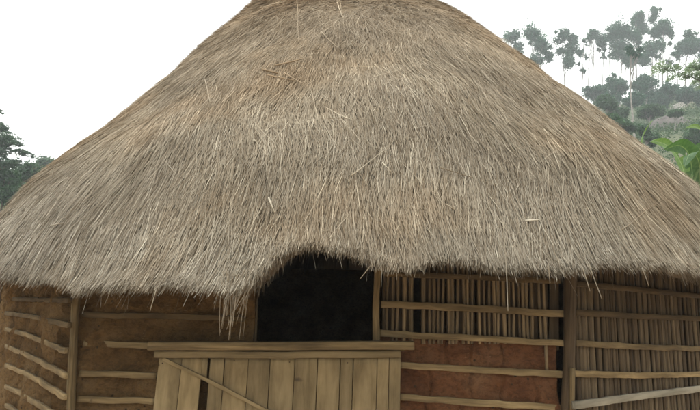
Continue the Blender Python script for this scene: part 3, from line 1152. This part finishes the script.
M_ban = mat_banana('banana leaf', (.032, .08, .026), (.058, .12, .044), (.16, .22, .11))
M_ban2 = mat_banana('young banana leaf', (.085, .155, .045), (.13, .205, .07), (.26, .33, .19))


def banana_leaf(pts, width, side, parent, mat, fold=.35, tear=.0):
    """pts: 3D midrib polyline from stalk to tip; side: 3D vector the blade opens along"""
    pts = np.array(pts, float)
    L = np.r_[0, np.cumsum(np.linalg.norm(np.diff(pts, axis=0), axis=1))]
    n = 44
    t = np.linspace(0, L[-1], n)
    P = np.stack([np.interp(t, L, pts[:, i]) for i in range(3)], 1)
    for _ in range(10):
        P[1:-1] = (P[:-2] + 2 * P[1:-1] + P[2:]) / 4
    T = np.gradient(P, axis=0)
    T /= np.linalg.norm(T, axis=1)[:, None]
    sd_ = np.asarray(side, float)
    Sx = sd_ - (T @ sd_)[:, None] * T
    Sx /= np.linalg.norm(Sx, axis=1)[:, None]
    Nn = np.cross(T, Sx)
    s = t / L[-1]
    wv = width * .5 * np.clip(np.sin(np.pi * np.clip((s - .06) / .94, 0, 1) ** .75), 0, 1) ** .55
    cols = np.linspace(-1, 1, 11)
    V, UVs = [], []
    for c in cols:
        ww = wv * (1 + .06 * np.sin(s * 40 + c * 3))
        V.append(P + Sx * (c * ww)[:, None] * math.cos(fold) - Nn * (abs(c) * ww * math.sin(fold) + .02 * np.sin(s * 34 + 2 * c) * abs(c))[:, None])
        UVs.append(np.stack([s * 2, np.full(n, c)], 1))
    V = np.stack(V, 1).reshape(-1, 3)
    UVs = np.stack(UVs, 1).reshape(-1, 2)
    ii = np.arange(n * 11).reshape(n, 11)
    Q = np.stack([ii[:-1, :-1], ii[1:, :-1], ii[1:, 1:], ii[:-1, 1:]], -1)
    keep = np.ones(Q.shape[:2], bool)
    if tear:
        for k in range(n - 1):
            if rng.random() < tear:
                sd2 = slice(0, 4) if rng.random() < .5 else slice(6, 10)
                keep[k, sd2] = False
    o = link('leaf', mesh_np('leaf', V, Q[keep].reshape(-1, 4), UVs, smooth=True), mat, parent)
    return o


def banana(label, base_px, Yd, lvs, height_m):
    Pb = at(base_px, 150, Yd)
    bz = float(height(Pb[0], Yd))
    r = empty('banana_plant', (Pb[0], Yd, bz), label, 'banana plant', 'banana plants behind the hut')
    mb = MB()
    top = np.array([Pb[0], Yd, bz + height_m])
    mb.sweep([(Pb[0], Yd, bz - .1), (Pb[0] + .05, Yd, bz + height_m * .5), top], .24, .24, (0, -1, 0), sides=12, jit=.005, seg=.2, taper=.5)
    mb.build('stem', M_light if False else M_stemb, r)
    for (pp, dep, width, side, mt) in lvs:
        P = [top - np.array([0, 0, .1])] + [at(x, y, Yd + dd) for (x, y), dd in zip(pp, dep)]
        banana_leaf(P, width, side, r, mt, tear=.06)
    for k in range(3):
        a = rng.uniform(0, 6.28)
        dv = np.array([math.cos(a), abs(math.sin(a)), 0])
        P = [top - np.array([0, 0, .1]), top + dv * .7 + np.array([0, 0, .5]), top + dv * 1.6 + np.array([0, 0, .3]), top + dv * 2.2 - np.array([0, 0, .5])]
        banana_leaf(P, .5, np.cross(dv, [0, 0, 1]), r, M_ban, tear=.1)
    return r


M_stemb = mat_simple('banana stem', (.14, .17, .07), (.24, .26, .12), 5)
banana('banana plant with broad bright green leaves rising behind the right slope of the thatch', 688, 11.5, [
    ([(684, 168), (676, 152), (662, 140), (650, 142)], [0, -.1, -.2, -.3], .46, (.3, .1, 1), M_ban2),
    ([(692, 168), (690, 152), (680, 142), (664, 150)], [-.3, -.5, -.7, -.8], .62, (.5, -.2, .9), M_ban),
    ([(700, 175), (700, 158), (690, 148), (684, 168)], [-.5, -.7, -.9, -1.0], .40, (.8, -.3, .3), M_ban),
    ([(690, 180), (696, 168), (706, 160)], [-.5, -.6, -.6], .22, (0, .2, 1), M_ban2)], 2.2)
banana('banana plant with one narrow upright leaf furled beside the slope of the thatch', 646, 13, [
    ([(640, 150), (640, 138), (645, 128), (652, 121)], [0, 0, 0, 0], .13, (.3, 1, 0), M_ban2)], 2.6)
banana('banana plant at the right edge holding a pale arching leaf into view', 716, 12, [
    ([(708, 140), (700, 126), (692, 124), (684, 129)], [0, -.1, -.2, -.2], .26, (0, .3, 1), M_ban2),
    ([(712, 150), (704, 146), (694, 150), (688, 160)], [0, 0, -.1, -.2], .5, (.2, .2, 1), M_ban)], 2.8)

# ------------------------------------------------------------------ feathery branch reaching in from the right
fr = at(722, 200, 22)
fz = float(height(fr[0], 22))
ft = empty('flat_crowned_tree', (fr[0], 22, fz), 'light green feathery branch layers of a nearer tree reaching in from the right edge', 'tree')
mb = MB()
top = at(722, 62, 22)
mb.sweep([(fr[0], 22, fz - .3), (fr[0] + .1, 22, (fz + top[2]) / 2), top], .26, .26, (0, -1, 0), sides=8, jit=.02, seg=.4, taper=.45)
brs = [([(722, 92), (700, 80), (680, 73), (657, 66)], 1.0), ([(722, 80), (705, 70), (688, 67)], .9), ([(722, 70), (745, 60), (765, 62)], 1.0), ([(722, 78), (740, 72), (760, 78)], 1.0)]
cc_, rr_ = [], []
for pts, k in brs:
    P = [at(x, y, 22 - i * .3) for i, (x, y) in enumerate(pts)]
    mb.sweep(P, .06, .06, (0, -1, 0), sides=6, jit=.01, seg=.3, taper=.3)
    for t in np.linspace(.25, 1, 16):
        s = t * (len(P) - 1)
        i = min(int(s), len(P) - 2)
        q = P[i] + (P[i + 1] - P[i]) * (s - i)
        cc_.append(q + np.array([0, rng.normal() * .25, rng.normal() * .02]))
        rr_.append([.17, .45, .07])
mb.build('trunk', M_bark2, ft)
V, Q, T = leaves(9000, np.array(cc_), np.array(rr_), .10, droop=-.1, aspect=.4)
link('crown', mesh_np('crown', V, Q, None, T), M_light, ft)

# ------------------------------------------------------------------ haze
HZ = .0015
me = bpy.data.meshes.new('haze')
x0, x1, y0, y1, z0, z1 = -435, 435, -435, 435, -60, 105
hv = [(x, y, z) for z in (z0, z1) for y in (y0, y1) for x in (x0, x1)]
me.from_pydata(hv, [], [(0, 2, 3, 1), (4, 5, 7, 6), (0, 1, 5, 4), (2, 6, 7, 3), (0, 4, 6, 2), (1, 3, 7, 5)])
hz = link('haze', me)
hz['kind'] = 'stuff'
m = bpy.data.materials.new('haze')
m.use_nodes = True
t = m.node_tree
t.nodes.remove(t.nodes['Principled BSDF'])
pv = t.nodes.new('ShaderNodeVolumePrincipled')
pv.inputs['Color'].default_value = (.93, .98, 1.0, 1)
pv.inputs['Density'].default_value = HZ
t.links.new(pv.outputs[0], t.nodes['Material Output'].inputs['Volume'])
me.materials.append(m)
